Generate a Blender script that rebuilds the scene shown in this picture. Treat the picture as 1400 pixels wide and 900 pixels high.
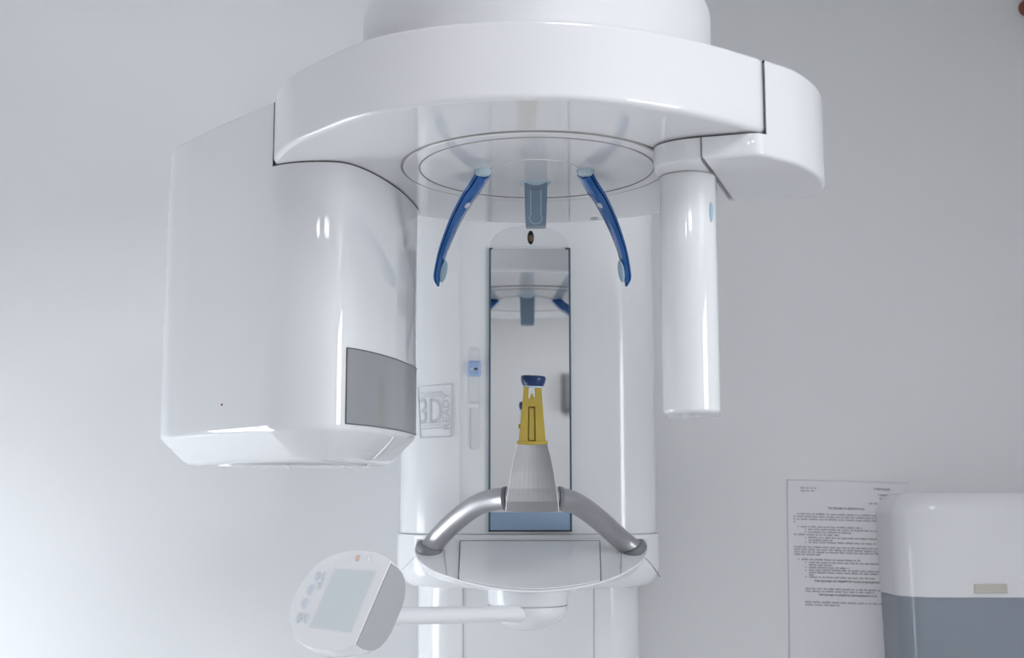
import bpy, bmesh, math, random
from mathutils import Vector, Matrix

for o in list(bpy.data.objects):
    bpy.data.objects.remove(o, do_unlink=True)
SC = bpy.context.scene
C = SC.collection
random.seed(4)

# ------------------------------------------------------------------ camera
F = 1760.0                       # focal length in pixels of a 1400 px wide frame
PITCH = math.atan((690 - 450) / F)
ZC = 1.35                        # camera height
cam_d = bpy.data.cameras.new('camera')
cam = bpy.data.objects.new('camera', cam_d)
C.objects.link(cam)
cam.location = (0, 0, ZC)
cam.rotation_euler = (math.pi / 2 + PITCH, 0, 0)
cam_d.sensor_width = 36.0
cam_d.lens = 36.0 * F / 1400.0
cam_d.clip_start = 0.05
cam_d.dof.use_dof = True
cam_d.dof.focus_distance = 1.62
cam_d.dof.aperture_fstop = 6.3
SC.camera = cam

# ------------------------------------------------------------------ world, light, exposure
w = bpy.data.worlds.new('world')
SC.world = w
w.use_nodes = True
w.node_tree.nodes['Background'].inputs[0].default_value = (0.75, 0.85, 1.0, 1)
w.node_tree.nodes['Background'].inputs[1].default_value = 0.3
SC.view_settings.view_transform = 'Standard'
SC.view_settings.look = 'None'
SC.view_settings.gamma = 1.0
SC.view_settings.use_curve_mapping = False
SC.view_settings.exposure = 0.0
# strengths of the light sources, an added fill panel among them (used by their builders below)
WINDOW_LEFT = 7.5
WINDOW_RIGHT = 12.2
LAMP = 10.5
# room extents
XL, XR, YR, YB, ZT = -1.60, 4.2, -3.6, 2.24, 2.62
XN, YN = 1.05, 1.24              # unseen wall added to keep window light off the back wall at right

# ------------------------------------------------------------------ helpers
def ray(px, py):
    u = (px - 700) / F; v = (450 - py) / F
    return Vector((u, math.cos(PITCH) - v * math.sin(PITCH), math.sin(PITCH) + v * math.cos(PITCH)))
def hy(px, py, y):               # point of the place at depth y seen at that pixel
    r = ray(px, py); t = y / r.y
    return Vector((r.x * t, y, r.z * t + ZC))
def hz(px, py, z):               # same on the level z (above the camera)
    r = ray(px, py); t = z / r.z
    return Vector((r.x * t, r.y * t, z + ZC))
def hp(px, py, p0, n):           # same on a plane
    r = ray(px, py); o = Vector((0, 0, ZC))
    t = (p0 - o).dot(n) / r.dot(n)
    return o + r * t
def inside(poly, x, y):
    c = False; j = len(poly) - 1
    for i in range(len(poly)):
        xi, yi = poly[i]; xj, yj = poly[j]
        if (yi > y) != (yj > y) and x < (xj - xi) * (y - yi) / (yj - yi) + xi:
            c = not c
        j = i
    return c
def on_wall(poly, px, py, off=0.0006, y0=1.2):   # point where an upright shell of that plan is met
    r = ray(px, py); t = y0 / r.y; dt = 0.01
    while not inside(poly, r.x * t, r.y * t):
        t += dt
        if t > 4: break
    lo, hi = t - dt, t
    for _ in range(25):
        m = (lo + hi) / 2
        if inside(poly, r.x * m, r.y * m): hi = m
        else: lo = m
    t = lo - off / abs(r.y)
    return Vector((r.x * t, r.y * t, r.z * t + ZC))

def spline(pts, n=8, closed=False):
    out = []; N = len(pts)
    rng = range(N if closed else N - 1)
    dim = len(pts[0])
    for i in rng:
        if closed:
            a, b, c, d = pts[(i - 1) % N], pts[i], pts[(i + 1) % N], pts[(i + 2) % N]
        else:
            a = pts[max(i - 1, 0)]; b = pts[i]; c = pts[i + 1]; d = pts[min(i + 2, N - 1)]
        for k in range(n):
            t = k / n
            out.append(tuple(0.5 * (2 * b[q] + (c[q] - a[q]) * t + (2 * a[q] - 5 * b[q] + 4 * c[q] - d[q]) * t * t
                       + (3 * b[q] - a[q] - 3 * c[q] + d[q]) * t ** 3) for q in range(dim)))
    if not closed:
        out.append(tuple(pts[-1]))
    return out
def ccw(p):
    a = sum(p[i - 1][0] * p[i][1] - p[i][0] * p[i - 1][1] for i in range(len(p)))
    return list(p) if a > 0 else list(reversed(p))
def inset(p, d):                 # move an outline inwards (ccw outline)
    out = []; N = len(p)
    for i in range(N):
        a = Vector(p[i - 1]); b = Vector(p[i]); c = Vector(p[(i + 1) % N])
        e1 = (b - a); e2 = (c - b)
        if e1.length < 1e-9: e1 = e2
        if e2.length < 1e-9: e2 = e1
        e1 = e1.normalized(); e2 = e2.normalized()
        n1 = Vector((-e1.y, e1.x)); n2 = Vector((-e2.y, e2.x))
        m = (n1 + n2)
        if m.length < 1e-6: m = n1
        m.normalize()
        k = max(0.55, m.dot(n1))
        q = b + m * (d / k)
        out.append((q.x, q.y))
    return out

WORLD = {}
def obj(name, bm, m, parent=None, smooth=40):
    bm.normal_update()
    if smooth:
        for f in bm.faces:
            if f.tag is False: f.smooth = True
        for f in bm.faces:
            if f.tag: f.smooth = False
        for e in bm.edges:
            if len(e.link_faces) == 2 and e.calc_face_angle(0) > math.radians(smooth):
                e.smooth = False
    vs = [v.co for v in bm.verts]
    lo = Vector([min(v[i] for v in vs) for i in range(3)]); hi = Vector([max(v[i] for v in vs) for i in range(3)])
    o0 = Vector(((lo.x + hi.x) / 2, (lo.y + hi.y) / 2, lo.z))
    for v in bm.verts: v.co -= o0
    me = bpy.data.meshes.new(name); bm.to_mesh(me); bm.free()
    if m: me.materials.append(M[m] if isinstance(m, str) else m)
    o = bpy.data.objects.new(name, me); C.objects.link(o)
    WORLD[o] = o0
    if parent:
        o.parent = parent; o.location = o0 - WORLD[parent]
    else:
        o.location = o0
    return o
def thing(name, label, cat, loc, group=None):
    o = bpy.data.objects.new(name, None); C.objects.link(o); o.location = loc
    WORLD[o] = Vector(loc); o['label'] = label; o['category'] = cat
    if group: o['group'] = group
    return o
def tag(o, label, cat, group=None):
    o['label'] = label; o['category'] = cat
    if group: o['group'] = group
    return o
def struct(o):
    o['kind'] = 'structure'; return o

def loft(bm, rows, cap0=True, cap1=True):        # rows of equal length, closed loops
    V = [[bm.verts.new(p) for p in r] for r in rows]
    n = len(rows[0])
    for a, b in zip(V[:-1], V[1:]):
        for i in range(n):
            j = (i + 1) % n
            bm.faces.new((a[i], a[j], b[j], b[i]))
    if cap0:
        f = bm.faces.new(list(reversed(V[0]))); f.tag = True
    if cap1:
        f = bm.faces.new(V[-1]); f.tag = True
    return V
def prism(bm, outline, z0, z1, b0=0.0, b1=0.0, seg=5, b0d=None):
    p = ccw(outline); rows = []
    if b0d is None: b0d = b0
    if b0 > 0:
        for k in range(seg):
            a = math.pi / 2 * k / seg
            q = inset(p, b0d * (1 - math.sin(a)))
            rows.append([(x, y, z0 + b0 * (1 - math.cos(a))) for x, y in q])
        rows.append([(x, y, z0 + b0) for x, y in p])
        if z1 - z0 > 0.04: rows.append([(x, y, z0 + b0 + 0.0015) for x, y in p])
    else:
        rows.append([(x, y, z0) for x, y in p])
    if b1 > 0:
        if z1 - z0 > 0.04: rows.append([(x, y, z1 - b1 - 0.0015) for x, y in p])
        rows.append([(x, y, z1 - b1) for x, y in p])
        for k in range(1, seg + 1):
            a = math.pi / 2 * k / seg
            q = inset(p, b1 * (1 - math.cos(a)))
            rows.append([(x, y, z1 - b1 + b1 * math.sin(a)) for x, y in q])
    else:
        rows.append([(x, y, z1) for x, y in p])
    loft(bm, rows)
    return bm
def NB(): return bmesh.new()
def circle(cx, cy, r, n=64):
    return [(cx + r * math.cos(2 * math.pi * i / n), cy + r * math.sin(2 * math.pi * i / n)) for i in range(n)]
def rrect(x0, x1, y0, y1, r, n=6):
    out = []
    for cx, cy, a0 in ((x1 - r, y1 - r, 0), (x0 + r, y1 - r, 90), (x0 + r, y0 + r, 180), (x1 - r, y0 + r, 270)):
        for k in range(n + 1):
            a = math.radians(a0 + 90 * k / n)
            out.append((cx + r * math.cos(a), cy + r * math.sin(a)))
    return out
def box(bm, lo, hi, bev=0.0, seg=3):
    r = bmesh.ops.create_cube(bm, size=1)
    lo = Vector(lo); hi = Vector(hi)
    for v in r['verts']:
        v.co = Vector([(lo[i] + hi[i]) / 2 + v.co[i] * (hi[i] - lo[i]) for i in range(3)])
    if bev:
        es = list({e for v in r['verts'] for e in v.link_edges})
        bmesh.ops.bevel(bm, geom=es, offset=bev, segments=seg, profile=0.5, affect='EDGES')
    return bm
def frame_axes(path):
    T = []
    for i in range(len(path)):
        a = path[max(i - 1, 0)]; b = path[min(i + 1, len(path) - 1)]
        T.append((b - a).normalized())
    up = Vector((0, 0, 1)) if abs(T[0].z) < 0.9 else Vector((1, 0, 0))
    N = (up - T[0] * up.dot(T[0])).normalized(); out = []
    for t in T:
        N = (N - t * N.dot(t)).normalized()
        out.append((t, N, t.cross(N)))
    return out
def tube(bm, path, r, seg=16, cap=True, closed=False):
    path = [Vector(p) for p in path]; rows = []
    rr = r if isinstance(r, (list, tuple)) else [r] * len(path)
    for p, (t, n, b), q in zip(path, frame_axes(path), rr):
        rows.append([p + (n * math.cos(2 * math.pi * k / seg) + b * math.sin(2 * math.pi * k / seg)) * q for k in range(seg)])
    if closed: rows.append(rows[0])
    loft(bm, rows, cap and not closed, cap and not closed)
    return bm
def slab(bm, pts, n, t):          # polygon in a plane, thickened along n
    n = n.normalized()
    a = [Vector(p) for p in pts]; b = [p + n * t for p in a]
    nn = Vector((0, 0, 0))
    for i in range(len(a)): nn += (a[i - 1] - a[0]).cross(a[i] - a[0])
    if nn.dot(n) < 0: a.reverse(); b.reverse()
    loft(bm, [a, b]); return bm
def bslab(bm, pts, n, t, bev=0.002, seg=4):   # same with a rounded front rim
    n = n.normalized(); a = [Vector(p) for p in pts]
    c = sum(a, Vector()) / len(a)
    e = (a[1] - a[0]).normalized(); f = n.cross(e)
    P2 = ccw([((p - c).dot(e), (p - c).dot(f)) for p in a])
    rows = [[c + e * x + f * y for x, y in P2]]
    for k in range(seg + 1):
        an = math.pi / 2 * k / seg
        q = inset(P2, bev * (1 - math.cos(an)))
        rows.append([c + e * x + f * y + n * (t - bev + bev * math.sin(an)) for x, y in q])
    loft(bm, rows); return bm
def ellipsoid(bm, c, ax, u=20, v=12):
    r = bmesh.ops.create_uvsphere(bm, u_segments=u, v_segments=v, radius=1)
    for q in r['verts']:
        q.co = Vector(c) + ax[0] * q.co.x + ax[1] * q.co.y + ax[2] * q.co.z
    return bm
def lathe(bm, prof, c, seg=48, axis=Vector((0, 0, 1))):
    axis = axis.normalized()
    e = axis.orthogonal().normalized(); f = axis.cross(e); c = Vector(c)
    rows = [[c + axis * h + (e * math.cos(2 * math.pi * k / seg) + f * math.sin(2 * math.pi * k / seg)) * r for k in range(seg)] for r, h in prof]
    loft(bm, rows); return bm
def ring_tube(cx, cy, z, r, rr, n=96, seg=8):
    bm = NB()
    return tube(bm, [(cx + r * math.cos(2 * math.pi * i / n), cy + r * math.sin(2 * math.pi * i / n), z) for i in range(n + 1)], rr, seg, cap=False)
def text_mesh(body, size=1.0, bold=0.0):
    cu = bpy.data.curves.new('txt', 'FONT'); cu.body = body; cu.size = size; cu.offset = bold
    cu.resolution_u = 3
    o = bpy.data.objects.new('txt', cu); C.objects.link(o)
    bpy.context.view_layer.update()
    me = bpy.data.meshes.new_from_object(o.evaluated_get(bpy.context.evaluated_depsgraph_get()))
    vs = [v.co.copy() for v in me.vertices]; fs = [tuple(p.vertices) for p in me.polygons]
    bpy.data.objects.remove(o); bpy.data.curves.remove(cu); bpy.data.meshes.remove(me)
    return vs, fs

# ------------------------------------------------------------------ materials
M = {}
def mat(name, col, rough=0.3, metal=0.0, var=0.03, scale=8.0, bump=0.0, bscale=200.0, coat=0.0, spec=0.5, emit=None, estr=0.0, trans=0.0, ior=1.5, noise_rough=0.0):
    m = bpy.data.materials.new(name); m.use_nodes = True; nt = m.node_tree
    b = nt.nodes['Principled BSDF']
    b.inputs['Roughness'].default_value = rough; b.inputs['Metallic'].default_value = metal
    b.inputs['Coat Weight'].default_value = coat; b.inputs['Coat Roughness'].default_value = 0.03
    b.inputs['Specular IOR Level'].default_value = spec; b.inputs['IOR'].default_value = ior
    b.inputs['Transmission Weight'].default_value = trans
    tc = nt.nodes.new('ShaderNodeTexCoord')
    nz = nt.nodes.new('ShaderNodeTexNoise'); nz.inputs['Scale'].default_value = scale; nz.inputs['Detail'].default_value = 4
    nt.links.new(tc.outputs['Object'], nz.inputs['Vector'])
    mx = nt.nodes.new('ShaderNodeMix'); mx.data_type = 'RGBA'
    mx.inputs['A'].default_value = (*[c * (1 - var) for c in col], 1)
    mx.inputs['B'].default_value = (*[min(1, c * (1 + var)) for c in col], 1)
    nt.links.new(nz.outputs['Fac'], mx.inputs['Factor'])
    nt.links.new(mx.outputs['Result'], b.inputs['Base Color'])
    if bump:
        n2 = nt.nodes.new('ShaderNodeTexNoise'); n2.inputs['Scale'].default_value = bscale; n2.inputs['Detail'].default_value = 3
        nt.links.new(tc.outputs['Object'], n2.inputs['Vector'])
        bp = nt.nodes.new('ShaderNodeBump'); bp.inputs['Strength'].default_value = bump; bp.inputs['Distance'].default_value = 0.001
        nt.links.new(n2.outputs['Fac'], bp.inputs['Height']); nt.links.new(bp.outputs['Normal'], b.inputs['Normal'])
    if emit:
        b.inputs['Emission Color'].default_value = (*emit, 1); b.inputs['Emission Strength'].default_value = estr
    M[name] = m
    return m
mat('wall_paint', (0.84, 0.845, 0.855), 0.75, var=0.015, scale=2.5, bump=0.05, bscale=160)
mat('wall_grey', (0.45, 0.45, 0.455), 0.75, var=0.015, scale=2.5, bump=0.05, bscale=160)
mat('ceiling_paint', (0.78, 0.78, 0.78), 0.8)
mat('floor_vinyl', (0.60, 0.59, 0.58), 0.35, var=0.06, scale=5)
mat('white_plastic', (0.80, 0.805, 0.82), 0.035, var=0.008, scale=3, ior=1.62)
mat('white_satin', (0.80, 0.805, 0.825), 0.16, var=0.008, scale=3)
mat('white_matte', (0.80, 0.805, 0.82), 0.42, var=0.008, scale=3)
mat('white_column', (0.88, 0.885, 0.90), 0.13, var=0.008, scale=3)
mat('white_part', (0.88, 0.88, 0.89), 0.2, var=0.01)
mat('seam_dark', (0.10, 0.09, 0.09), 0.6)
mat('seam_soft', (0.42, 0.41, 0.41), 0.5)
mat('groove_grey', (0.33, 0.32, 0.31), 0.35)
mat('emboss_grey', (0.60, 0.61, 0.645), 0.3)
mat('emboss_light', (0.75, 0.755, 0.78), 0.3)
mat('mirror_glass', (0.86, 0.87, 0.87), 0.012, metal=1.0, var=0.0)
mat('glass_edge', (0.05, 0.11, 0.16), 0.15)
mat('blue_strip', (0.33, 0.455, 0.62), 0.25, var=0.05, scale=20)
mat('blue_gloss', (0.008, 0.125, 0.43), 0.14, metal=0.3, var=0.03, coat=0.6)
mat('blue_pale', (0.36, 0.52, 0.63), 0.4)
mat('blue_grey', (0.24, 0.33, 0.44), 0.3, coat=0.2)
mat('blue_clear', (0.55, 0.68, 0.76), 0.15)
mat('blue_cap', (0.36, 0.48, 0.72), 0.25)
mat('navy', (0.006, 0.03, 0.13), 0.3)
mat('yellow', (0.52, 0.385, 0.06), 0.42, var=0.06, scale=30, bump=0.1, bscale=500)
mat('silver', (0.44, 0.44, 0.45), 0.34, metal=0.85, var=0.05, scale=40, bump=0.12, bscale=900)
mat('silver_satin', (0.36, 0.36, 0.37), 0.40, metal=0.85, var=0.04, scale=60, bump=0.03, bscale=1500)
mat('socket_grey', (0.20, 0.21, 0.22), 0.45)
mat('exit_grey', (0.30, 0.31, 0.325), 0.13)
mat('exit_edge', (0.12, 0.12, 0.13), 0.4)
mat('lens_black', (0.012, 0.010, 0.010), 0.12)
mat('lens_brown', (0.15, 0.08, 0.045), 0.3)
mat('led_red', (0.30, 0.05, 0.03), 0.3)
mat('led_orange', (0.70, 0.52, 0.42), 0.25)
mat('screen', (0.74, 0.79, 0.81), 0.1, var=0.02, coat=0.4)
mat('button_grey', (0.66, 0.70, 0.75), 0.3)
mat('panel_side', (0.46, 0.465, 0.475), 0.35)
mat('panel_white', (0.90, 0.905, 0.92), 0.2, var=0.005)
mat('panel_grey', (0.70, 0.705, 0.72), 0.3)
mat('paper', (0.83, 0.83, 0.85), 0.6, var=0.01)
mat('sleeve', (0.77, 0.775, 0.79), 0.3, var=0.01)
mat('ink', (0.16, 0.16, 0.18), 0.7, var=0.2, scale=60)
mat('ink_grey', (0.36, 0.36, 0.39), 0.7, var=0.35, scale=300)
mat('dispenser_white', (0.86, 0.865, 0.88), 0.12, var=0.01)
mat('dispenser_smoke', (0.30, 0.335, 0.385), 0.12, var=0.05, scale=6)
mat('badge', (0.62, 0.58, 0.52), 0.5)
mat('red_wood', (0.30, 0.09, 0.06), 0.5, var=0.2, scale=20)
mat('dark_plastic', (0.14, 0.14, 0.145), 0.4)
mat('lamp_glow', (0.9, 0.9, 0.9), 0.5, emit=(0.97, 0.97, 1.0), estr=LAMP)
mat('window_glow_left', (0.9, 0.9, 0.9), 0.5, emit=(0.88, 0.935, 1.0), estr=WINDOW_LEFT)
mat('window_glow_right', (0.9, 0.9, 0.9), 0.5, emit=(0.90, 0.945, 1.0), estr=WINDOW_RIGHT)
mat('frame_white', (0.8, 0.8, 0.8), 0.35)

# ------------------------------------------------------------------ room
TH = 0.12
struct(obj('floor', box(NB(), (XL - TH, YR - TH, -0.1), (XR + TH, YB + TH, 0)), 'floor_vinyl', smooth=0))
struct(obj('ceiling', box(NB(), (XL - TH, YR - TH, ZT), (XR + TH, YB + TH, ZT + 0.1)), 'ceiling_paint', smooth=0))
struct(obj('wall_back', box(NB(), (XL - TH, YB, 0), (XR + TH, YB + TH, ZT)), 'wall_paint', smooth=0))
struct(obj('wall_front', box(NB(), (XL - TH, YR - TH, 0), (XR + TH, YR, ZT)), 'wall_grey', smooth=0))
def side_wall(name, x0, x1, y0, y1, z0, z1):
    bm = NB()
    box(bm, (x0, YR, 0), (x1, y0, ZT)); box(bm, (x0, y1, 0), (x1, YB, ZT))
    box(bm, (x0, y0, 0), (x1, y1, z0)); box(bm, (x0, y0, z1), (x1, y1, ZT))
    return struct(obj(name, bm, 'wall_grey', smooth=0))
LW = (1.45, 2.15, 0.15, 1.37)
RW = (-2.6, -0.6, 0.80, 2.35)
struct(obj('wall_shade', box(NB(), (XN, YN, 0), (XR, YB, ZT)), 'wall_paint', smooth=0))  # out of view, added to shade the right of the back wall
side_wall('wall_left', XL - TH, XL, *LW)
side_wall('wall_right', XR, XR + TH, *RW)
def window(name, x, sgn, y0, y1, z0, z1, glow):
    bm = NB(); f = 0.045
    xa, xb = sorted((x + sgn * 0.03, x + sgn * 0.09))
    box(bm, (xa, y0, z0), (xb, y0 + f, z1)); box(bm, (xa, y1 - f, z0), (xb, y1, z1))
    box(bm, (xa, y0 + f, z0), (xb, y1 - f, z0 + f)); box(bm, (xa, y0 + f, z1 - f), (xb, y1 - f, z1))
    ym = (y0 + y1) / 2; box(bm, (xa, ym - f / 2, z0 + f), (xb, ym + f / 2, z1 - f))
    o = struct(obj(name, bm, 'frame_white', smooth=0))
    xa, xb = sorted((x + sgn * 0.055, x + sgn * 0.065))
    for a, b in ((y0 + f, ym - f / 2), (ym + f / 2, y1 - f)):
        obj('pane', box(NB(), (xa, a, z0 + f), (xb, b, z1 - f)), glow, o, smooth=0)
    return o
window('window_1', XL, -1, *LW, 'window_glow_left')
window('window_2', XR, 1, *RW, 'window_glow_right')
def lamp(x, y, sx, sy, label):
    t = thing('ceiling_light', label, 'light', (x, y, ZT - 0.05), 'ceiling lights')
    bm = NB(); f = 0.015
    box(bm, (x - sx - f, y - sy - f, ZT - 0.05), (x - sx, y + sy + f, ZT)); box(bm, (x + sx, y - sy - f, ZT - 0.05), (x + sx + f, y + sy + f, ZT))
    box(bm, (x - sx, y - sy - f, ZT - 0.05), (x + sx, y - sy, ZT)); box(bm, (x - sx, y + sy, ZT - 0.05), (x + sx, y + sy + f, ZT))
    obj('frame', bm, 'frame_white', t, smooth=0)
    obj('diffuser', box(NB(), (x - sx, y - sy, ZT - 0.042), (x + sx, y + sy, ZT - 0.03)), 'lamp_glow', t, smooth=0)
lamp(0.50, -0.02, 0.36, 0.32, 'added square ceiling fill panel just in front of the X-ray machine')  # added fill panel, brightens the tray, control panel and dispenser
lamp(0.30, -2.75, 0.45, 0.18, 'wide ceiling light panel nearer the right window')
lamp(-1.0, -2.75, 0.18, 0.18, 'small ceiling light panel nearer the left wall')

# ------------------------------------------------------------------ the X-ray machine
CX = 0.026                       # its plane of symmetry
mach = thing('panoramic_xray_machine', 'white panoramic dental X-ray machine with overhead ring, column mirror and blue head supports', 'x-ray machine', (CX, 2.1, 0))
def seam(name, pts, r, m, parent, seg=6):
    return obj(name, tube(NB(), pts, r, seg), m, parent)
Z = lambda z: z + ZC

# --- column
def col_outline(half, flat, yf, yb, bend):
    right = [(flat, yf), (flat + 0.004, yf + 0.0008)]
    n = 16
    for k in range(1, n + 1):
        a = math.pi / 2 * k / n
        right.append((flat + 0.004 + (half - flat - 0.004) * math.sin(a) ** 0.9, yf + 0.002 + (bend) * (1 - math.cos(a))))
    right.append((half, yb))
    pts = [(CX + x, y) for x, y in right]
    pts += [(CX - x, y) for x, y in reversed(right)]
    return ccw(pts)
YM = 1.968
COL = col_outline(0.204, 0.107, YM, YB - 0.002, 0.11)
ZCB = hy(720, 731, YM).z         # bottom of the upper column
bm = NB(); prism(bm, COL, ZCB, Z(0.72), 0.002, 0.02)
column = obj('column', bm, 'white_column', mach, smooth=25)
a = hy(669.5, 340, YM); b = hy(780.5, 727, YM)
mx0, mx1 = CX - 0.0615, CX + 0.0645
mz0, mz1 = b.z, a.z
zs = hy(720, 700.5, YM).z
e = 0.0028
obj('mirror', box(NB(), (mx0 + e, YM - 0.004, zs), (mx1 - e, YM + 0.004, mz1 - 0.001)), 'mirror_glass', column, smooth=0)
obj('mirror_strip', box(NB(), (mx0 + e, YM - 0.0045, mz0 + 0.002), (mx1 - e, YM + 0.004, zs)), 'blue_strip', column, smooth=0)  # plain pale blue band across the foot of the mirror
for x in (mx0, mx1 - e):
    obj('mirror_edge', box(NB(), (x, YM - 0.005, mz0 + 0.002), (x + e, YM + 0.004, mz1)), 'glass_edge', column, smooth=0)
obj('mirror_edge', box(NB(), (mx0, YM - 0.0055, mz0), (mx1, YM + 0.004, mz0 + 0.002)), 'lens_black', column, smooth=0)
for xa, xb in ((mx0, mx0 + 0.005), (mx1 - 0.008, mx1)):
    obj('mirror_edge', box(NB(), (xa, YM - 0.0055, mz1 - 0.002), (xb, YM + 0.004, mz1)), 'lens_black', column, smooth=0)
# arched plate above the mirror with the laser opening
bm = NB(); pts = []
zc0 = hy(725, 338, YM).z; hh = hy(725, 309, YM).z - zc0
for k in range(25):
    t = math.pi * k / 24
    pts.append(Vector((CX + 0.0015 + 0.060 * math.cos(t), YM + 0.002, zc0 + hh * math.sin(t) ** 0.8)))
bslab(bm, pts, Vector((0, -1, 0)), 0.0032, 0.001, 2)
obj('arch_plate', bm, 'white_plastic', column)
c = hy(725.5, 325, YM - 0.001)
obj('laser_opening', ellipsoid(NB(), c, (Vector((0.0052, 0, 0)), Vector((0, 0.0012, 0)), Vector((0, 0, 0.0112)))), 'lens_black', column)
obj('laser_lens', ellipsoid(NB(), c + Vector((0.0002, -0.0008, -0.001)), (Vector((0.0036, 0, 0)), Vector((0, 0.0014, 0)), Vector((0, 0, 0.0052)))), 'lens_brown', column)
# slider track left of the mirror
a = hy(640, 475, YM); b = hy(656.5, 615, YM)
xs0, xs1 = a.x, b.x
def vrect(x0, x1, z0, z1, r, y, n=6):
    return [Vector((x, y, z)) for x, z in rrect(x0, x1, z0, z1, r, n)]
obj('slider_track', bslab(NB(), vrect(xs0, xs1, b.z, a.z, 0.007, YM + 0.001), Vector((0, -1, 0)), 0.0016, 0.0004, 2), 'emboss_light', column)
obj('slider_groove', bslab(NB(), vrect(xs0 + 0.0035, xs1 - 0.002, b.z + 0.002, hy(640, 556, YM).z, 0.001, YM + 0.001), Vector((0, -1, 0)), 0.0020, 0.0004, 2), 'white_satin', column)
obj('slider_groove', bslab(NB(), vrect(xs0 + 0.0035, xs1 - 0.002, hy(640, 549, YM).z, a.z - 0.006, 0.001, YM + 0.001), Vector((0, -1, 0)), 0.0020, 0.0004, 2), 'white_satin', column)
seam('slider_rail', [(xs0 + 0.0045, YM - 0.0012, b.z + 0.003), (xs0 + 0.0045, YM - 0.0012, hy(640, 560, YM).z)], 0.0005, 'emboss_grey', column)
obj('slider_stop', bslab(NB(), vrect(xs0, xs1 - 0.002, hy(640, 558, YM).z, hy(640, 552, YM).z, 0.001, YM), Vector((0, -1, 0)), 0.004, 0.001, 2), 'white_part', column)
k0 = hy(640, 515, YM).z; k1 = hy(640, 494, YM).z
obj('slider_knob', bslab(NB(), vrect(xs0, xs1 + 0.0005, k0, k1, 0.003, YM), Vector((0, -1, 0)), 0.008, 0.003, 4), 'blue_cap', column)
c = hy(650.5, 504.5, YM - 0.0082)
obj('slider_mark', ellipsoid(NB(), c, (Vector((0.0030, 0, 0)), Vector((0, 0.0004, 0)), Vector((0, 0, 0.0017)))), 'lens_black', column)
c = hy(645, 504.5, YM - 0.0082)
obj('slider_mark', ellipsoid(NB(), c, (Vector((0.0022, 0, 0)), Vector((0, 0.0004, 0)), Vector((0, 0, 0.0015)))), 'button_grey', column)
# the printed READY emblem on the rounded left flank
def wrap(pts_px, off=0.0009): return [on_wall(COL, x, y, off, 1.75) for x, y in pts_px]
def seg_px(x0, y0, x1, y1, n=8): return [(x0 + (x1 - x0) * k / n, y0 + (y1 - y0) * k / n) for k in range(n + 1)]
fr = [(571.5, 529), (618.5, 525), (617.5, 597), (575, 599)]
for i in range(4):
    p, q = fr[i], fr[(i + 1) % 4]
    obj('emblem_frame', tube(NB(), wrap(seg_px(*p, *q)), 0.0007, 5), 'emboss_grey', column)
for y0, y1 in ((538, 536), (541, 539), (544, 542), (580, 578), (583, 581), (587.5, 585)):
    obj('emblem_line', tube(NB(), wrap(seg_px(574.5, y0, 604, y1)), 0.0007, 5), 'emboss_light' if y0 not in (538, 587.5) else 'emboss_grey', column)
def wrap_text(name, body, u0, v0, ux, uy, vx, vy, bold, m, wtarget, htarget):
    vs, fs = text_mesh(body, 1.0, bold)
    x0 = min(v.x for v in vs); x1 = max(v.x for v in vs); y0 = min(v.y for v in vs); y1 = max(v.y for v in vs)
    bm = NB(); V = []
    for v in vs:
        s = (v.x - x0) / (x1 - x0) * wtarget; t = (v.y - y0) / (y1 - y0) * htarget
        V.append(bm.verts.new(on_wall(COL, u0 + s * ux + t * vx, v0 + s * uy + t * vy, 0.0009, 1.75)))
    for f in fs:
        try: bm.faces.new([V[i] for i in f])
        except ValueError: pass
    return obj(name, bm, m, column)
wrap_text('emblem_lettering', '3D', 573.5, 580, 1, -0.04, 0, -1, 0.0, 'emboss_grey', 30, 35)
wrap_text('emblem_lettering', 'READY', 615, 587, -0.02, -1, -1, 0, 0.0, 'emboss_grey', 51, 9)
seam('edge_line', [on_wall(COL, 628, y, 0.0002, 1.75) for y in (306, 420, 520, 620, 726)], 0.0008, 'white_part', column)

# --- lower column, collar, base
LCOL = col_outline(0.176, 0.102, YM + 0.035, YB - 0.01, 0.10)
bm = NB(); prism(bm, LCOL, 0.06, hy(720, 795, YM + 0.03).z, 0.0, 0.012)
lower = obj('lower_column', bm, 'white_column', mach, smooth=25)
for px in (633, 812):
    seam('panel_seam', [on_wall(LCOL, px, y, 0.0001, 1.75) for y in (800, 850, 930)], 0.0007, 'seam_soft', lower)
bm = NB(); prism(bm, col_outline(0.21, 0.12, 1.75, YB - 0.01, 0.12), 0.0, 0.06, 0.0, 0.02)
obj('base_plate', bm, 'white_satin', mach)
COLLAR = col_outline(0.2085, 0.108, YM - 0.004, YB - 0.006, 0.115)
bm = NB(); prism(bm, COLLAR, hy(720, 806, YM).z, ZCB - 0.0003, 0.03, 0.002, 6)
collar = obj('collar', bm, 'white_column', mach, smooth=25)

# --- tray with the flap
p0 = hy(722, 737, YM - 0.006); p1 = hy(722, 807, 1.775)
tn = Vector((0, -(p0.z - p1.z), 0)); dv = (p1 - p0).normalized(); tn = Vector((1, 0, 0)).cross(dv).normalized()
if tn.z < 0: tn = -tn
T = lambda x, y: hp(x, y, p0, tn)
curve = [(566, 752), (572, 766), (590, 779), (612, 787.5), (640, 796), (680, 804), (722, 807.5), (766, 805.5), (806, 799), (836, 790.5), (862, 778), (880, 764), (887, 748)]
front = [T(x, y) for x, y in spline(curve, 5)]
back = [T(x, 737) for x in (884, 850, 780, 722, 660, 600, 570)]
top = front + back
zf = min(p.z for p in top)
tip = [Vector((CX + (p.x - CX) * 0.95, p.y + (YM + 0.02 - p.y) * 0.35, p.z - 0.010 - 0.25 * max(0.0, p.z - zf))) for p in top]
def lerp(A, B, t): return [a.lerp(b, t) for a, b in zip(A, B)]
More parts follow.
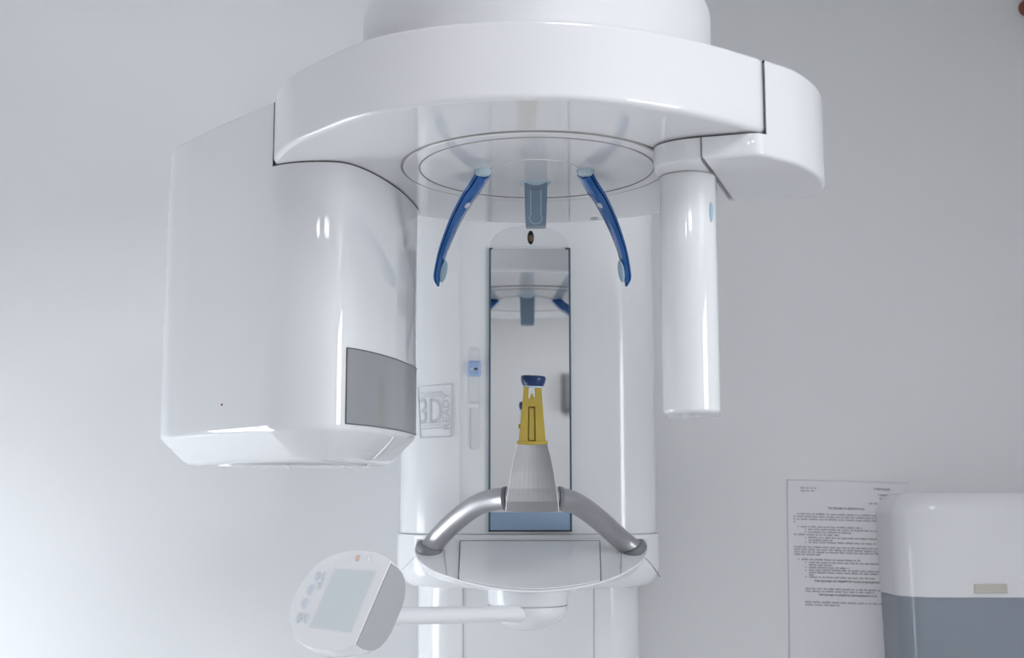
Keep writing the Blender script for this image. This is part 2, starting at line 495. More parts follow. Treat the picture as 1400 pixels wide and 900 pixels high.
mid = [a + Vector((0, 0.0015, -0.0025)) for a in top]
rim = [a + (Vector((CX, YM - 0.06, a.z)) - a).normalized() * 0.0008 for a in top]
rows = [tip, lerp(mid, tip, 0.5), mid, [a - tn * 0.0008 for a in top], rim]
nn = Vector((0, 0, 0))
for i in range(len(top)): nn += (top[i - 1] - top[0]).cross(top[i] - top[0])
if nn.dot(tn) < 0: rows = [list(reversed(r)) for r in rows]
bm = NB(); loft(bm, rows)
tray = obj('tray', bm, 'panel_white', mach, smooth=30)
def tpoly(pts, off): return [T(x, y) + tn * off for x, y in pts]
dpts = [(630, 741.5), (819, 741.5), (820.5, 795)] + list(reversed([q for q in spline(curve, 5) if 631 < q[0] < 819]))
dpts = [(630, 741.5), (819.5, 741.5), (821, 794)] + [(x, y - 1.2) for x, y in reversed([q for q in spline(curve, 5) if 632 < q[0] < 819])] + [(627.5, 791.5)]
bm = NB(); slab(bm, tpoly(dpts, 0.0004), tn, 0.0014)
door = obj('storage_flap', bm, 'panel_white', tray)
for pp in (((629.2, 741), (819.8, 741)), ((629.2, 741), (627, 792.5)), ((819.8, 741), (821.5, 795))):
    seam('flap_gap', [T(*pp[0]) + tn * 0.0012, T(*pp[1]) + tn * 0.0012], 0.0009, 'seam_dark', tray)
for pp in (((607, 752), (611, 786.5)), ((850, 754), (848.5, 785.5))):
    seam('tray_seam', [T(*pp[0]) + tn * 0.0002, T(*pp[1]) + tn * 0.0002], 0.0005, 'seam_soft', tray)
seam('collar_seam', [on_wall(COLLAR, x, y, 0.0002, 1.75) for x, y in ((880, 761), (888, 769), (894, 776.5), (899, 784), (902, 789))], 0.0006, 'seam_dark', collar)
seam('collar_seam', [on_wall(COLLAR, x, y, 0.0002, 1.75) for x, y in ((569, 760), (562, 767), (555, 774), (549, 780))], 0.0005, 'seam_soft', collar)

# --- handle bar and chin holder
bar = [(585, 753, 1.925), (600, 735, 1.905), (617, 717.5, 1.885), (638, 700, 1.855), (660, 687.5, 1.82), (692, 681.5, 1.77), (727.5, 680, 1.745),
       (764, 681.5, 1.77), (790, 690, 1.81), (819, 711, 1.855), (848, 737, 1.895), (868, 753, 1.925)]
bar[0] = (587, 752, T(587, 752).y - 0.004); bar[1] = (600, 735, bar[0][2] - 0.006)
bar[-1] = (866.5, 752, T(866.5, 752).y - 0.004); bar[-2] = (848, 737, bar[-1][2] - 0.010)
path = [Vector(q) for q in spline([tuple(hy(*b)) for b in bar], 6)]
handle = obj('handle_bar', tube(NB(), path, 0.0152, 28), 'silver', mach, smooth=50)
for i0, i1 in ((0, 3), (-1, -4)):
    d = (path[i1] - path[i0]).normalized(); d = (d * 0.65 + tn * 0.55).normalized(); c = path[i0] - d * 0.006
    lathe_bm = lathe(NB(), [(0.0120, 0.0), (0.0185, 0.0005), (0.0205, 0.004), (0.0205, 0.009), (0.0192, 0.0125), (0.0150, 0.0130)], c, 36, d)
    obj('socket_ring', lathe_bm, 'socket_grey', handle)
# silver chin holder: tapered saddle over the bar
def outline_px(left, right, y):
    return [hy(a, b, y) for a, b in left] + [hy(a, b, y) for a, b in reversed(right)]
L = [(707, 608), (702.5, 625), (698.5, 645), (695, 668), (692.5, 686), (691.5, 699)]
R = [(748.5, 608), (753, 625), (757, 645), (760.5, 668), (763, 686), (764, 699.5)]
bm = NB(); rows = []
for (l, r, dy) in zip(L, R, (0.006, 0.003, 0.0, -0.004, -0.006, -0.004)):
    A = hy(*l, 1.712 + dy); B = hy(*r, 1.712 + dy)
    row = []
    n = 10
    for k in range(n + 1):               # front face, slightly hollow
        t = k / n; s = 1 - (2 * t - 1) ** 2
        row.append(A.lerp(B, t) + Vector((0, 0.003 * s, -0.0015 * s if l[1] > 690 else 0)))
    dep = 0.042 + dy * -1.5
    row += [B + Vector((0.0008, 0.002, 0)), B + Vector((0.0008, dep, 0)), A + Vector((-0.0008, dep, 0)), A + Vector((-0.0008, 0.002, 0))]
    rows.append(row)
loft(bm, rows)
bmesh.ops.recalc_face_normals(bm, faces=bm.faces)
holder = obj('chin_holder', bm, 'silver_satin', mach, smooth=35)
for l in (L, R):
    seam('holder_edge', [hy(x, y, 1.712 + d) + Vector((0, -0.0003, 0)) for (x, y), d in zip(l, (0.006, 0.003, 0.0, -0.004, -0.006, -0.004))], 0.0006, 'panel_grey', holder)
for pxx, s in ((691, -1), (765, 1)):
    c = hy(pxx, 682, 1.765)
    obj('holder_gasket', lathe(NB(), [(0.0150, -0.003), (0.0166, -0.002), (0.0166, 0.002), (0.0150, 0.003)], c, 28, Vector((1, 0.25 * s, -0.05 * s))), 'socket_grey', holder)
# yellow post
YP = 1.722
bm = NB(); zt = hy(728, 527, YP).z; zb = hy(728, 604, YP).z
xl = lambda y: hy(716 + (710.5 - 716) * (y - 527) / 77, y, YP).x
xr = lambda y: hy(740 + (746 - 740) * (y - 527) / 77, y, YP).x
def ypart(pts, y0, y1):
    a = [Vector((p.x, y0, p.z)) for p in pts]
    slab(bm, a, Vector((0, 1, 0)), y1 - y0)
P = lambda x, y: hy(x, y, YP)
# back web, two side rails, cross bands, centre rib, forked top
ypart([P(711, 604), P(746, 604), P(741, 545), P(715, 545)], YP + 0.006, YP + 0.020)
ypart([P(710.5, 604), P(721.5, 604), P(722.5, 545), P(714.7, 545)], YP, YP + 0.006)
ypart([P(732.5, 604), P(746, 604), P(741.3, 545), P(731.5, 545)], YP, YP + 0.006)
ypart([P(722.3, 556), P(731.7, 556), P(731.5, 545), P(722.5, 545)], YP, YP + 0.006)
ypart([P(723.5, 602), P(730.8, 602), P(730.5, 558), P(723.8, 558)], YP + 0.002, YP + 0.006)
ypart([P(714.7, 545), P(722.5, 545), P(722.7, 527), P(716, 527)], YP, YP + 0.020)
ypart([P(731.5, 545), P(741.3, 545), P(740, 527), P(731.3, 527)], YP, YP + 0.020)
ypart([P(724.5, 545), P(730, 545), P(729, 539), P(726, 537)], YP + 0.002, YP + 0.012)
post = obj('chin_post', bm, 'yellow', holder, smooth=0)
bm = NB(); box(bm, (hy(707, 606, YP).x, YP - 0.002, hy(707, 608.5, YP).z), (hy(749, 606, YP).x, YP + 0.024, hy(707, 603.5, YP).z), 0.0008, 2)
obj('post_flange', bm, 'yellow', holder, smooth=30)
bm = NB(); c = hy(711, 583, YP + 0.008); tube(bm, [c + Vector((0.003, 0, 0)), c + Vector((-0.002, 0, 0))], 0.003, 10)
obj('post_pin', bm, 'yellow', holder)
c = hy(729, 520.5, YP + 0.008)
ax = Vector((0.05, -0.12, 1)).normalized()
bm = lathe(NB(), [(0.002, -0.0085), (0.0135, -0.0080), (0.0150, -0.0050), (0.0160, -0.0030), (0.0168, 0.0005), (0.0170, 0.0040), (0.0160, 0.0062), (0.012, 0.0072), (0.002, 0.0066)], c, 40, ax)
obj('chin_pad', bm, 'navy', holder, smooth=50)
bm = lathe(NB(), [(0.0125, -0.0095), (0.0142, -0.0088), (0.0142, -0.0068), (0.012, -0.0065)], c, 32, ax)
obj('pad_rim', bm, 'blue_clear', holder)

# --- overhead ring
RY = 1.478
fr_pts = [(-0.277, 1.462), (-0.272, 1.436), (-0.245, 1.378), (-0.203, 1.324), (-0.150, 1.268), (-0.100, 1.238), (-0.043, 1.220), (0.029, 1.2125), (0.087, 1.2215), (0.148, 1.246), (0.201, 1.277), (0.262, 1.3215)]
op = spline(fr_pts, 8)
rear = [(CX + 0.287 * math.cos(math.radians(a)), 1.49 + 0.287 * math.sin(math.radians(a))) for a in range(32, 160, 4)]
RING = op + [(0.2685, 1.330), (0.270, 1.345), (0.270, 1.60)] + rear + [(-0.262, 1.56), (-0.277, 1.52)]
HB, HT = 0.392, 0.473
bm = NB(); prism(bm, RING, Z(HB), Z(HT), 0.006, 0.004, 6)
ring = obj('overhead_ring', bm, 'white_plastic', mach, smooth=35)
bm = NB(); prism(bm, circle(CX + 0.001, RY, 0.1555, 96), Z(HB - 0.0022), Z(HB + 0.01), 0.002, 0.0, 3)
obj('turntable', bm, 'white_plastic', ring, smooth=35)
obj('turntable_groove', ring_tube(CX + 0.001, RY, Z(HB - 0.0004), 0.1568, 0.0012), 'groove_grey', ring)
obj('turntable_groove', ring_tube(CX + 0.003, RY - 0.003, Z(HB - 0.0022), 0.1375, 0.0009), 'groove_grey', ring)
bm = NB(); prism(bm, circle(CX + 0.001, RY, 0.053, 64), Z(HB - 0.0034), Z(HB), 0.001, 0, 3)
obj('centre_plate', bm, 'white_plastic', ring, smooth=35)
c = hz(813, 299, HB)
obj('vent_plug', ellipsoid(NB(), c, (Vector((0.0058, 0, 0)), Vector((0, 0.011, 0)), Vector((0, 0, 0.0008)))), 'groove_grey', ring)
bm = NB(); prism(bm, circle(CX + 0.0035, 1.49, 0.2075, 96), Z(HT - 0.005), Z(0.588), 0, 0.022, 8)
obj('ring_hub', bm, 'white_matte', mach, smooth=35)
bm = NB(); box(bm, (CX - 0.15, 1.52, Z(0.50)), (CX + 0.15, YM + 0.05, Z(0.578)), 0.012)
obj('support_arm', bm, 'white_satin', mach)

# --- tube head on the left
hp_pts = [(-0.452, 1.664), (-0.410, 1.611), (-0.365, 1.556), (-0.320, 1.505), (-0.279, 1.462), (-0.255, 1.4475), (-0.230, 1.4415), (-0.206, 1.4425),
          (-0.188, 1.453), (-0.1725, 1.479), (-0.158, 1.516), (-0.148, 1.550), (-0.139, 1.588), (-0.1285, 1.655), (-0.128, 1.695), (-0.150, 1.735),
          (-0.250, 1.775), (-0.360, 1.785), (-0.435, 1.755), (-0.458, 1.70)]
HEAD = spline(hp_pts, 8, True)
hl = HEAD[:8 * 4 + 1]            # visible left flank up to the ring end
UP = hl + [(-0.2785, 1.78)] + [q for q in HEAD[8 * 16:]if q[0] < -0.2785]
HC = ccw(HEAD)
bm = NB(); loft(bm, [[(x, y, Z(z)) for x, y in inset(HC, d)] for z, d in ((0.0500, 0.043), (0.0506, 0.039), (0.0530, 0.034), (0.0560, 0.0295), (0.0815, 0.0030), (0.0835, 0.0014), (0.0865, 0.0004), (0.0900, 0.0), (0.0925, 0.0), (HB - 0.0012, 0.0))])
prism(bm, UP, Z(HB - 0.0012), Z(0.4685), 0.0, 0.0025, 3)
head = obj('tube_head', bm, 'white_plastic', mach, smooth=28)
def along(poly, xa, xb, ylo=1.40, yhi=1.70):   # the stretch of the outline on the inner flank
    return [q for q in poly if xa <= q[0] <= xb and ylo < q[1] < yhi]
fl = [q for q in HEAD[8 * 8:8 * 14 + 1] if -0.1885 <= q[0]]
def outer(q, d):                # moved off the wall
    i = min(range(len(HEAD)), key=lambda k: (HEAD[k][0] - q[0]) ** 2 + (HEAD[k][1] - q[1]) ** 2)
    a = Vector(HEAD[i - 1]); b = Vector(HEAD[(i + 1) % len(HEAD)]); t = (b - a).normalized()
    n = Vector((t.y, -t.x))
    if inside(HEAD, q[0] + n.x * 0.003, q[1] + n.y * 0.003): n = -n
    return (q[0] + n.x * d, q[1] + n.y * d)
bm = NB()
zw0, zw1 = Z(0.0905), Z(0.1765)
f1 = [outer(q, 0.0010) for q in fl]; f0 = [outer(q, -0.003) for q in fl]
rows = [[(*p, zw0) for p in f1] + [(*p, zw0) for p in reversed(f0)], [(*p, zw1) for p in f1] + [(*p, zw1) for p in reversed(f0)]]
loft(bm, rows); bmesh.ops.recalc_face_normals(bm, faces=bm.faces)
obj('exit_window', bm, 'exit_grey', head, smooth=30)
f2 = [outer(q, 0.0008) for q in fl]
for zz in (zw0, zw1): seam('window_edge', [(*p, zz) for p in f2], 0.0008, 'exit_edge', head)
for p in (f2[0], f2[-1]): seam('window_edge', [(*p, zw0), (*p, zw1)], 0.0008, 'exit_edge', head)
c = on_wall(HEAD, 303.5, 553.5, 0.0)
obj('indicator_light', ellipsoid(NB(), c, (Vector((0.0015, 0, 0)), Vector((0, 0.0015, 0)), Vector((0, 0, 0.0015))), 12, 8), 'led_red', head)
ring2 = [on_wall(HEAD, x, y, 0) for x, y in ((376, 222),)]
bm = NB(); prism(bm, [(-0.28 + 0.095 * math.cos(t * math.pi / 24), 1.655 + 0.055 * math.sin(t * math.pi / 24)) for t in range(48)], Z(0.0475), Z(0.052), 0.001, 0, 2)
bp = obj('bottom_plate', bm, 'white_satin', head)
for x, y in ((-0.345, 1.665), (-0.28, 1.63), (-0.29, 1.69), (-0.215, 1.66)):
    obj('screw', ellipsoid(NB(), (x, y, Z(0.0475)), (Vector((0.003, 0, 0)), Vector((0, 0.003, 0)), Vector((0, 0, 0.0015))), 12, 8), 'panel_grey', head)
sq = [q for q in HEAD[8 * 4:8 * 14]]
seam('ring_seam', [(*outer(q, 0.0001), Z(HB - 0.0008)) for q in sq], 0.0007, 'seam_dark', head)
seam('ring_seam', [(-0.2785, 1.4610, Z(HB)), (-0.2785, 1.4610, Z(0.468))], 0.0006, 'seam_dark', head)

# --- sensor arm and sensor on the right
COLR = spline([(0.2022, 1.3379), (0.184, 1.345), (0.169, 1.3555), (0.1585, 1.372), (0.158, 1.395), (0.172, 1.435), (0.198, 1.485), (0.230, 1.520), (0.2680, 1.5345)], 5)
ARMF = spline([(0.203, 1.3375), (0.232, 1.329), (0.260, 1.322), (0.284, 1.338), (0.314, 1.365), (0.343, 1.408), (0.362, 1.453), (0.3655, 1.485), (0.357, 1.505), (0.335, 1.513), (0.269, 1.534)], 6)
ARMU = [q for q in ARMF if q[0] > 0.2702]
ARMU = [(0.2702, ARMU[0][1] - 0.002)] + ARMU + [(0.2702, 1.533)]
BOT = 0.3655
bm = NB(); prism(bm, ARMF, Z(BOT), Z(HB - 0.0025), 0.004, 0.0, 5)
prism(bm, ARMU, Z(HB - 0.0025), Z(HT), 0.0, 0.004, 4)
arm = obj('sensor_arm', bm, 'white_plastic', mach, smooth=32)
bm = NB(); prism(bm, COLR, Z(BOT), Z(HB - 0.0025), 0.0025, 0.0, 4)
obj('sensor_collar', bm, 'white_plastic', arm, smooth=32)
seam('arm_seam', [(0.202, 1.3375, Z(HB - 0.003)), (0.202, 1.3372, Z(BOT + 0.003)), (0.2045, 1.345, Z(BOT + 0.0002)), (0.262, 1.519, Z(BOT + 0.0002))], 0.0004, 'seam_dark', arm)
bm = NB()
slab(bm, [(x, y, Z(HB - 0.0026)) for x, y in ((0.164, 1.374), (0.185, 1.350), (0.203, 1.3415), (0.262, 1.327), (0.268, 1.5), (0.2, 1.47))], Vector((0, 0, 1)), 0.0024)
obj('arm_gap_dark', bm, 'seam_dark', arm)  # dark slab in the open gap under the ring, standing in for its shade
# sensor: upright rounded slab facing the rotation centre
def capsule(c1, c2, r, n=14):
    d = (Vector(c2) - Vector(c1)); a0 = math.atan2(d.y, d.x); out = []
    for k in range(n + 1):
        a = a0 - math.pi / 2 + math.pi * k / n; out.append((c2[0] + r * math.cos(a), c2[1] + r * math.sin(a)))
    for k in range(n + 1):
        a = a0 + math.pi / 2 + math.pi * k / n; out.append((c1[0] + r * math.cos(a), c1[1] + r * math.sin(a)))
    return out
SENS = capsule((0.1975, 1.416), (0.2065, 1.468), 0.0315)
bm = NB(); prism(bm, SENS, Z(0.0985), Z(BOT + 0.001), 0.004, 0.0, 4)
sensor = obj('sensor', bm, 'white_plastic', mach, smooth=32)
seam('sensor_seam', [(*q, Z(BOT - 0.0006)) for q in SENS] + [(*SENS[0], Z(BOT - 0.0006))], 0.0008, 'seam_soft', sensor)
pt = [on_wall(SENS, 972, y, 0.0) for y in (276, 284, 292, 304)]
obj('sensor_indicator', ellipsoid(NB(), (pt[0] + pt[3]) / 2, (Vector((0.0026, 0.002, 0)), Vector((-0.001, 0.0024, 0)), Vector((0, 0, (pt[0].z - pt[3].z) / 2)))), 'blue_pale', sensor)
bm = NB(); prism(bm, circle(0.202, 1.44, 0.011, 20), Z(0.0965), Z(0.10), 0.001, 0, 2)
obj('bottom_plug', bm, 'panel_grey', sensor)

# --- blue temple supports
def temple(s):                  # s = -1 left, +1 right
    raw = [(659, 238, 1.480, 17), (648, 256, 1.495, 16.5), (637, 272, 1.512, 15.5), (624, 296, 1.538, 14), (613, 321, 1.565, 12), (604.5, 345, 1.592, 10.5), (599.5, 366, 1.614, 10), (597.5, 380, 1.626, 9), (599, 391, 1.632, 3)]
    P_ = [tuple(hy(x, y, d)) + (wd * 1.12 * d / 1770,) for x, y, d, wd in raw]
    sp = spline(P_, 5)
    path = [Vector(q[:3]) for q in sp]; wid = [q[3] for q in sp]
    rows = []
    for i, p in enumerate(path):
        a = path[max(i - 1, 0)]; b = path[min(i + 1, len(path) - 1)]; t = (b - a).normalized()
        wv = t.cross(Vector((0, 1, 0))).normalized()
        if wv.x < 0: wv = -wv
        dv = t.cross(wv).normalized()
        if dv.y > 0: dv = -dv                 # towards the viewer's side
        h = wid[i] / 2; d = 0.011 * min(1, wid[i] / 0.009)
        rows.append([p + wv * u * h + dv * q * d for u, q in ((-1, -0.9), (-1.0, 0.15), (-0.72, 0.62), (-0.32, 0.72), (-0.22, 0.52), (-0.12, 0.72), (0.7, 0.62), (1.0, 0.3), (1.0, -0.9), (0.6, -1.0), (-0.6, -1.0))])
    pad_c = hy(606.5, 371.5, 1.612); pad_t = (path[-6] - path[-14]).normalized()
    piv = hy(660.5, 232, 1.474); btn = hy(638.8, 281, 1.511)
    fl = lambda v: Vector((2 * CX - v.x, v.y, v.z)) if s > 0 else v
    fd = lambda v: Vector((-v.x, v.y, v.z)) if s > 0 else v
    bm = NB(); loft(bm, [[fl(v) for v in r] for r in rows]); bmesh.ops.recalc_face_normals(bm, faces=bm.faces)
    t = obj('temple_support', bm, 'blue_gloss', mach, smooth=45)
    w_ = fd(Vector((0.0042, -0.001, 0))); l_ = fd(pad_t * 0.0185); n_ = fd(Vector((0.001, 0.0075, 0)))
    obj('temple_pad', ellipsoid(NB(), fl(pad_c), (w_, n_, l_)), 'blue_pale', t)
    bt = (path[12] - path[6]).normalized()
    obj('release_button', ellipsoid(NB(), fl(btn), (fd(Vector((0.003, -0.001, 0))), Vector((0, 0.004, 0)), fd(bt * 0.0055)), 14, 8), 'button_grey', t)
    obj('pivot_cap', lathe(NB(), [(0.004, -0.004), (0.008, -0.0025), (0.0100, 0.001), (0.0110, 0.005)], fl(Vector((piv.x, piv.y, Z(HB) - 0.006))), 24), 'blue_clear', t, smooth=60)
    return t
temple(-1); temple(1)

# --- forehead support
YFH = 1.522
c = hz(732.5, 248, HB)
bm = NB(); rows = []
for py, a, b, dp in ((246, 717, 748.5, 0.011), (275, 717.6, 748, 0.0105), (305, 718.6, 747, 0.010), (308.5, 719.5, 746.2, 0.009)):
    A = hy(a, py, YFH); B = hy(b, py, YFH)
    rows.append([(x, y, A.z) for x, y in rrect(A.x, B.x, YFH, YFH + 2 * dp, 0.003, 4)])
loft(bm, rows); bmesh.ops.recalc_face_normals(bm, faces=bm.faces)
fore = obj('forehead_support', bm, 'blue_grey', mach, smooth=35)
obj('support_flange', lathe(NB(), [(0.0120, -0.0065), (0.0150, -0.0045), (0.0195, -0.0012), (0.0205, 0.001)], Vector((hy(732.5, 300, YFH).x, YFH + 0.0115, Z(HB) - 0.002)), 32), 'blue_clear', fore, smooth=60)
A = hy(725.5, 259, YFH); B = hy(739.5, 259, YFH); zc_ = hy(732.5, 298, YFH).z
pts = [Vector((A.x, YFH - 0.0002, A.z)), Vector((A.x, YFH - 0.0002, zc_ + 0.007))]
for k in range(25):
    t = math.radians(130 + 280 * k / 24); pts.append(Vector(((A.x + B.x) / 2 + 0.0075 * math.cos(t), YFH - 0.0002, zc_ + 0.0075 * math.sin(t))))
pts += [Vector((B.x, YFH - 0.0002, zc_ + 0.007)), Vector((B.x, YFH - 0.0002, A.z))]
obj('slot_outline', tube(NB(), pts, 0.0006, 6), 'blue_clear', fore)
obj('slot_end', tube(NB(), [Vector((A.x, YFH - 0.0002, A.z)), Vector((B.x, YFH - 0.0002, A.z))], 0.0005, 6), 'socket_grey', fore)

# --- control panel on its arm
pn = Vector((-0.42, -0.80, 0.42)).normalized(); pc = hy(465, 822, 1.60)
Q = lambda x, y: hp(x, y, pc, pn)
face = [(394.5, 852), (396, 832), (404, 810), (420, 785), (440, 766), (463, 756), (488, 752.5), (510, 754.5), (524, 759), (534, 766.5)]
facel = [(484, 882), (470, 887.5), (448, 890), (427, 887), (409, 879), (398.5, 867)]
outl = spline(face, 4) + [(521.5, 795.2), (509, 824.3), (496.5, 853.4)] + spline(facel, 4)
bm = NB(); a = [Q(x, y) for x, y in outl]
back_pts = []
cen = sum(a, Vector()) / len(a)
mc = Q(509, 824.5)             # middle of the cut side
NF = len(a)
rows = []
for d, k in ((0.0580, 0.12), (0.0570, 0.35), (0.0540, 0.55), (0.0480, 0.74), (0.0400, 0.88), (0.0300, 0.965), (0.0180, 1.0), (0.0040, 1.0), (0.0015, 0.997), (0.0, 0.988)):
    rows.append([mc + (q - mc) * k - pn * d for q in a])
nn = Vector((0, 0, 0))
for i in range(NF): nn += (a[i - 1] - a[0]).cross(a[i] - a[0])
if nn.dot(pn) < 0: rows = [list(reversed(r)) for r in rows]
loft(bm, rows)
panel = obj('control_panel', bm, 'panel_white', mach, smooth=40)
# slab on the cut side, darker grey than the face
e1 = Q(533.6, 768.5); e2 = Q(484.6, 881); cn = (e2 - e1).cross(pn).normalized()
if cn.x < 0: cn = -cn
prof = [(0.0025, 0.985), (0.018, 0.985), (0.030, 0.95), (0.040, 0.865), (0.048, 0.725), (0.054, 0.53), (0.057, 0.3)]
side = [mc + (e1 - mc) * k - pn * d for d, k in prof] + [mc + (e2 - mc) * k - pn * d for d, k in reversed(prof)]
obj('cut_side_slab', slab(NB(), [q - cn * 0.003 for q in side], cn, 0.0048), 'panel_side', panel)
ppoly = lambda pts, off: [Q(x, y) + pn * off for x, y in pts]
obj('screen_frame', slab(NB(), ppoly([(456, 776.5), (516, 779.5), (481, 867), (421, 859.5)], -0.001), pn, 0.0014), 'white_part', panel)
obj('screen', slab(NB(), ppoly([(458.5, 778.5), (514, 781), (479.5, 865), (423.5, 858)], -0.001), pn, 0.0019), 'screen', panel)
ux = (Q(520, 781) - Q(458, 778.5)).normalized(); uy = pn.cross(ux)
for x, y, rx, ry in ((434, 788, 4.0, 6.5), (443, 788, 3.2, 6.5), (424.5, 807, 6, 7.5), (417, 825, 6, 7.5), (409, 845, 4.2, 7), (418, 846, 4.2, 7)):
    s = 1.60 / 1760
    obj('button', ellipsoid(NB(), Q(x, y), (ux * rx * s * 1.1, uy * ry * s * 1.1, pn * 0.0022), 18, 10), 'button_grey', panel)
obj('button', bslab(NB(), ppoly([(434, 797), (442, 795.5), (437.5, 807)], -0.0005), pn, 0.002, 0.0008, 2), 'button_grey', panel)
obj('label_field', slab(NB(), ppoly([(459, 767), (483, 758), (478, 772), (457, 772.5)], -0.001), pn, 0.0013), 'white_part', panel)
for x, y, m, r in ((489, 763.5, 'led_orange', 3.2), (503.5, 764, 'white_part', 2.6)):
    obj('status_light', ellipsoid(NB(), Q(x, y), (ux * r * s, uy * r * 1.5 * s, pn * 0.0018), 14, 8), m, panel)
# arm and swivel joint below the tray
YJ = 1.855
jc = Vector((hy(722, 830, YJ).x, YJ, 0))
zj = lambda y: hy(722, y, YJ).z
bm = lathe(NB(), [(0.0545, 0.0), (0.0565, 0.003), (0.0570, 0.018), (0.0570, 0.026)], Vector((jc.x, jc.y, zj(827))), 48)
joint = obj('swivel_joint', bm, 'white_satin', mach, smooth=50)
prof = []
for k in range(10):
    t = math.pi / 2 * k / 9
    prof.append((0.0560 * max(math.sin(t), 0.05), -0.034 * math.cos(t)))
obj('joint_bowl', lathe(NB(), prof, Vector((jc.x, jc.y, zj(828))), 48), 'white_satin', joint, smooth=50)
obj('joint_seam', ring_tube(jc.x, jc.y, zj(827.5), 0.0555, 0.0007, 64), 'seam_soft', joint)
p = hy(535, 843, 1.648); q = hy(714, 839, YJ - 0.042)
obj('panel_arm', tube(NB(), [p, p.lerp(q, 0.5), q], 0.0112, 24), 'white_satin', mach, smooth=50)

# ------------------------------------------------------------------ notice on the wall
YP2 = YB - 0.0015
pl = thing('paper_notice', 'printed paper instruction sheet taped to the grey wall beside the dispenser', 'notice', (0.58, YP2, hy(1150, 800, YP2).z))
p_tl = hy(1076, 656, YP2); tilt = math.radians(-1.6)
ex = Vector((math.cos(tilt), 0, math.sin(tilt))); ez = Vector((-math.sin(tilt) * 0.5, 0, 1)).normalized()
def PP(u, v, off=0.0): return p_tl + ex * u - ez * v + Vector((0, -off, 0))    # metres from the top left corner
obj('sheet', slab(NB(), [PP(0, 0), PP(0.211, 0), PP(0.211, 0.305), PP(0, 0.305)], Vector((0, -1, 0)), 0.0008), 'paper', pl, smooth=0)
seam('sheet_edge', [PP(0.0005, 0.001, 0.0009), PP(0.0005, 0.304, 0.0009)], 0.0004, 'sleeve', pl)
seam('sheet_edge', [PP(0.0, 0.0005, 0.0009), PP(0.21, 0.0005, 0.0009)], 0.0004, 'sleeve', pl)
def sheet_text(body, px0, px1, py, h, bold, m='ink', name='heading_print'):
    vs, fs = text_mesh(body, 1.0, bold); k = YP2 / 1790
    x0 = min(v.x for v in vs); x1 = max(v.x for v in vs)
    W = (px1 - px0) * k; bm = NB(); V = []
    u0 = (px0 - 1076) * k; v0 = (py - 656) * k
    for v in vs:
        V.append(bm.verts.new(PP(u0 + (v.x - x0) / (x1 - x0) * W, v0 - v.y * h * k / 0.7 + 0.0, 0.0012)))
    for f in fs:
        try: bm.faces.new([V[i] for i in f])
        except ValueError: pass
    obj(name, bm, m, pl)
# rows: pixel start, end, height on the sheet (measured along the left edge, before the tilt)
sheet_text('УТВЕРЖДАЮ', 1195, 1218, 667, 2.6, 0.02)
sheet_text('Инструкция по обработке рук', 1132, 1182, 694.5, 2.8, 0.02)
sheet_text('Инструкция по обработке кожи операционного поля', 1112, 1216, 793.5, 2.8, 0.02)
sheet_text('Инструкция по обработке инъекционного поля', 1117, 1196, 812, 2.8, 0.02)
sheet_text('Главврач', 1201, 1215, 674.8, 2.4, 0.02)
def words(px0, px1, py, h=2.0, m='ink_grey', gap=1.4):
    k = YP2 / 1790; bm = NB(); x = px0
    while x < px1 - 1:
        wlen = min(random.uniform(3, 13), px1 - x)
        a, b = (x - 1076) * k, (x + wlen - 1076) * k; v = (py - 656) * k
        q = []
        # a word: a low body with small ascenders
        c = x; cc = a
        while cc < b - 1e-6:
            d = min(cc + random.uniform(0.9, 1.5) * k, b)
            up = h * k * random.choice((0.8, 0.8, 0.85, 1.1))
            vv = [bm.verts.new(PP(cc, v, 0.0012)), bm.verts.new(PP(d - 0.22 * k, v, 0.0012)), bm.verts.new(PP(d - 0.22 * k, v - up, 0.0012)), bm.verts.new(PP(cc, v - up, 0.0012))]
            bm.faces.new(vv); cc = d
        x += wlen + gap
    o = obj('text_line', bm, m, pl, smooth=0)
    return o
ROWS = [(1094, 1116, 667.5), (1094, 1114, 671.5), (1089, 1222, 703), (1084, 1222, 706.6), (1084, 1222, 710.2), (1084, 1087, 713.8),
        (1094, 1178, 720.5), (1104, 1222, 724), (1104, 1165, 727.6), (1084, 1146, 731.2), (1104, 1222, 735), (1104, 1137, 738.5), (1104, 1196, 741.5),
        (1084, 1222, 748), (1084, 1222, 751.4), (1084, 1222, 754.8), (1084, 1120, 758.2),
        (1094, 1175, 764.8), (1104, 1222, 768.6), (1104, 1137, 772), (1104, 1159, 775.4), (1104, 1222, 778.8), (1104, 1222, 782.2), (1104, 1111, 785.4), (1104, 1195, 788.4),
        (1099, 1222, 804), (1099, 1193, 807.4), (1098, 1222, 822), (1098, 1147, 825.6), (1188, 1200, 686.5), (1203, 1212, 679.5)]
for a, b, y in ROWS:
    words(a, b, y)
for x, y in ((1089, 720), (1099, 723.6), (1099, 727.4), (1099, 735), (1099, 741.5), (1089, 764.5), (1099, 768), (1099, 775), (1099, 779), (1099, 788)):
    words(x, x + 2.2, y, 1.6)

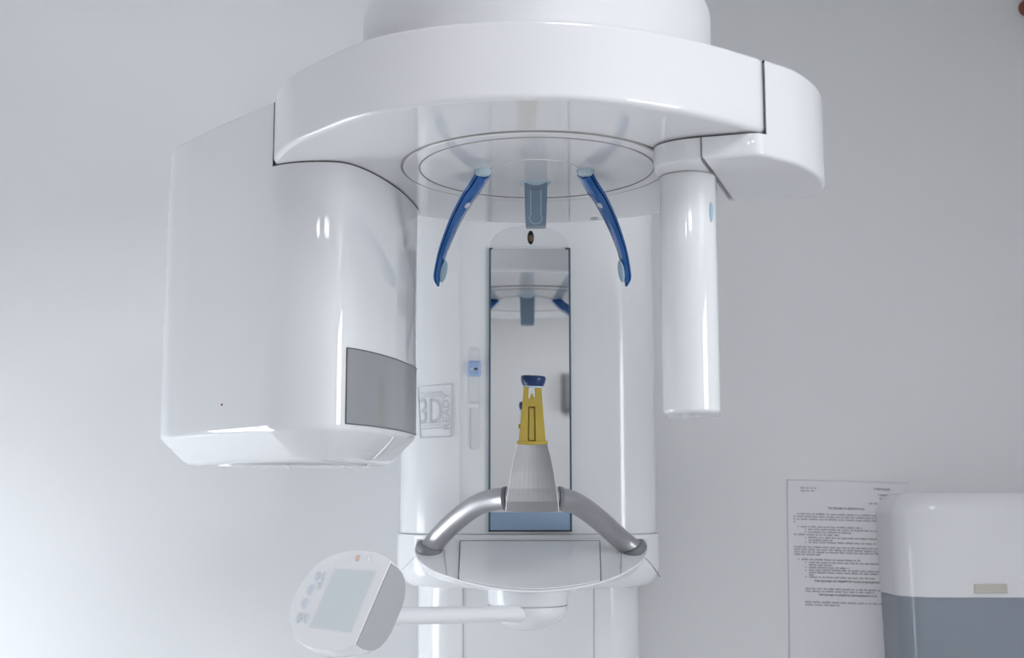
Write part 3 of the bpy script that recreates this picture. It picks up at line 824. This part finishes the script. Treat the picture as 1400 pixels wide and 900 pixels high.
# ------------------------------------------------------------------ towel dispenser
YD = 2.09
tl = hy(1200, 740, 2.232)
x0 = tl.x; x1 = x0 + 0.335; ztop = hy(1260, 673.5, YD + 0.03).z; zmid = hy(1260, 817, YD + 0.012).z; zbot = ztop - 0.36
disp = thing('towel_dispenser', 'white wall dispenser with smoky blue-grey lower window covering the notice', 'dispenser', ((x0 + x1) / 2, YB, zbot))
def dplan(x0, x1, yf, r):
    out = []
    for k in range(11):
        a = math.radians(180 + 90 * k / 10); out.append((x0 + r + r * math.cos(a), yf + r + r * math.sin(a)))
    for k in range(11):
        a = math.radians(270 + 90 * k / 10); out.append((x1 - r + r * math.cos(a), yf + r + r * math.sin(a)))
    return ccw(out + [(x1, YB - 0.001), (x0, YB - 0.001)])
bm = NB(); rows = []
rows.append([(x, y, zmid) for x, y in dplan(x0 + 0.003, x1 - 0.003, YD + 0.006, 0.062)])
rows.append([(x, y, ztop - 0.10) for x, y in dplan(x0 + 0.0008, x1 - 0.0008, YD + 0.004, 0.062)])
for k in range(9):                      # the big rounded shoulder
    a = math.pi / 2 * k / 8; r = 0.036
    d = r * (1 - math.cos(a)); rows.append([(x, y, ztop - r + r * math.sin(a)) for x, y in dplan(x0 + d, x1 - d, YD + d * 0.6, 0.062)])
loft(bm, rows)
cover = obj('cover', bm, 'dispenser_white', disp, smooth=45)
bm = NB(); rows = [[(x, y, z) for x, y in dplan(x0 + d, x1 - d, YD + e, 0.062)] for z, d, e in ((zbot, 0.014, 0.02), (zbot + 0.02, 0.008, 0.010), (zmid - 0.10, 0.006, 0.0095), (zmid - 0.0005, 0.004, 0.0075))]
loft(bm, rows)
obj('view_window', bm, 'dispenser_smoke', disp, smooth=45)
a = hy(1333, 811, YD + 0.0025); b = hy(1377, 799, YD + 0.0025)
obj('badge', box(NB(), (a.x, YD + 0.002, a.z), (b.x, YD + 0.010, b.z), 0.0006, 2), 'badge', disp)

# ------------------------------------------------------------------ odds and ends
c = hy(1404, 12, YB)
bm = lathe(NB(), [(0.010, 0.0), (0.016, 0.001), (0.016, 0.006), (0.007, 0.010), (0.007, 0.022), (0.016, 0.028), (0.021, 0.037), (0.018, 0.046), (0.008, 0.051), (0.001, 0.052)], c, 32, Vector((0, -1, 0)))
tag(obj('coat_peg', bm, 'red_wood'), 'reddish brown rounded knob on the wall at the top right', 'knob')
v = hy(776, 538, 2 * YM - YR)
t = thing('wall_intercom', 'dark grey upright handset box on the wall, seen only in the mirror', 'handset', (v.x, YR, v.z - 0.09))
obj('housing', box(NB(), (v.x - 0.035, YR, v.z - 0.115), (v.x + 0.07, YR + 0.03, v.z + 0.115), 0.006), 'dark_plastic', t)
obj('handset', box(NB(), (v.x - 0.025, YR + 0.03, v.z - 0.10), (v.x + 0.015, YR + 0.05, v.z + 0.10), 0.008), 'dark_plastic', t)
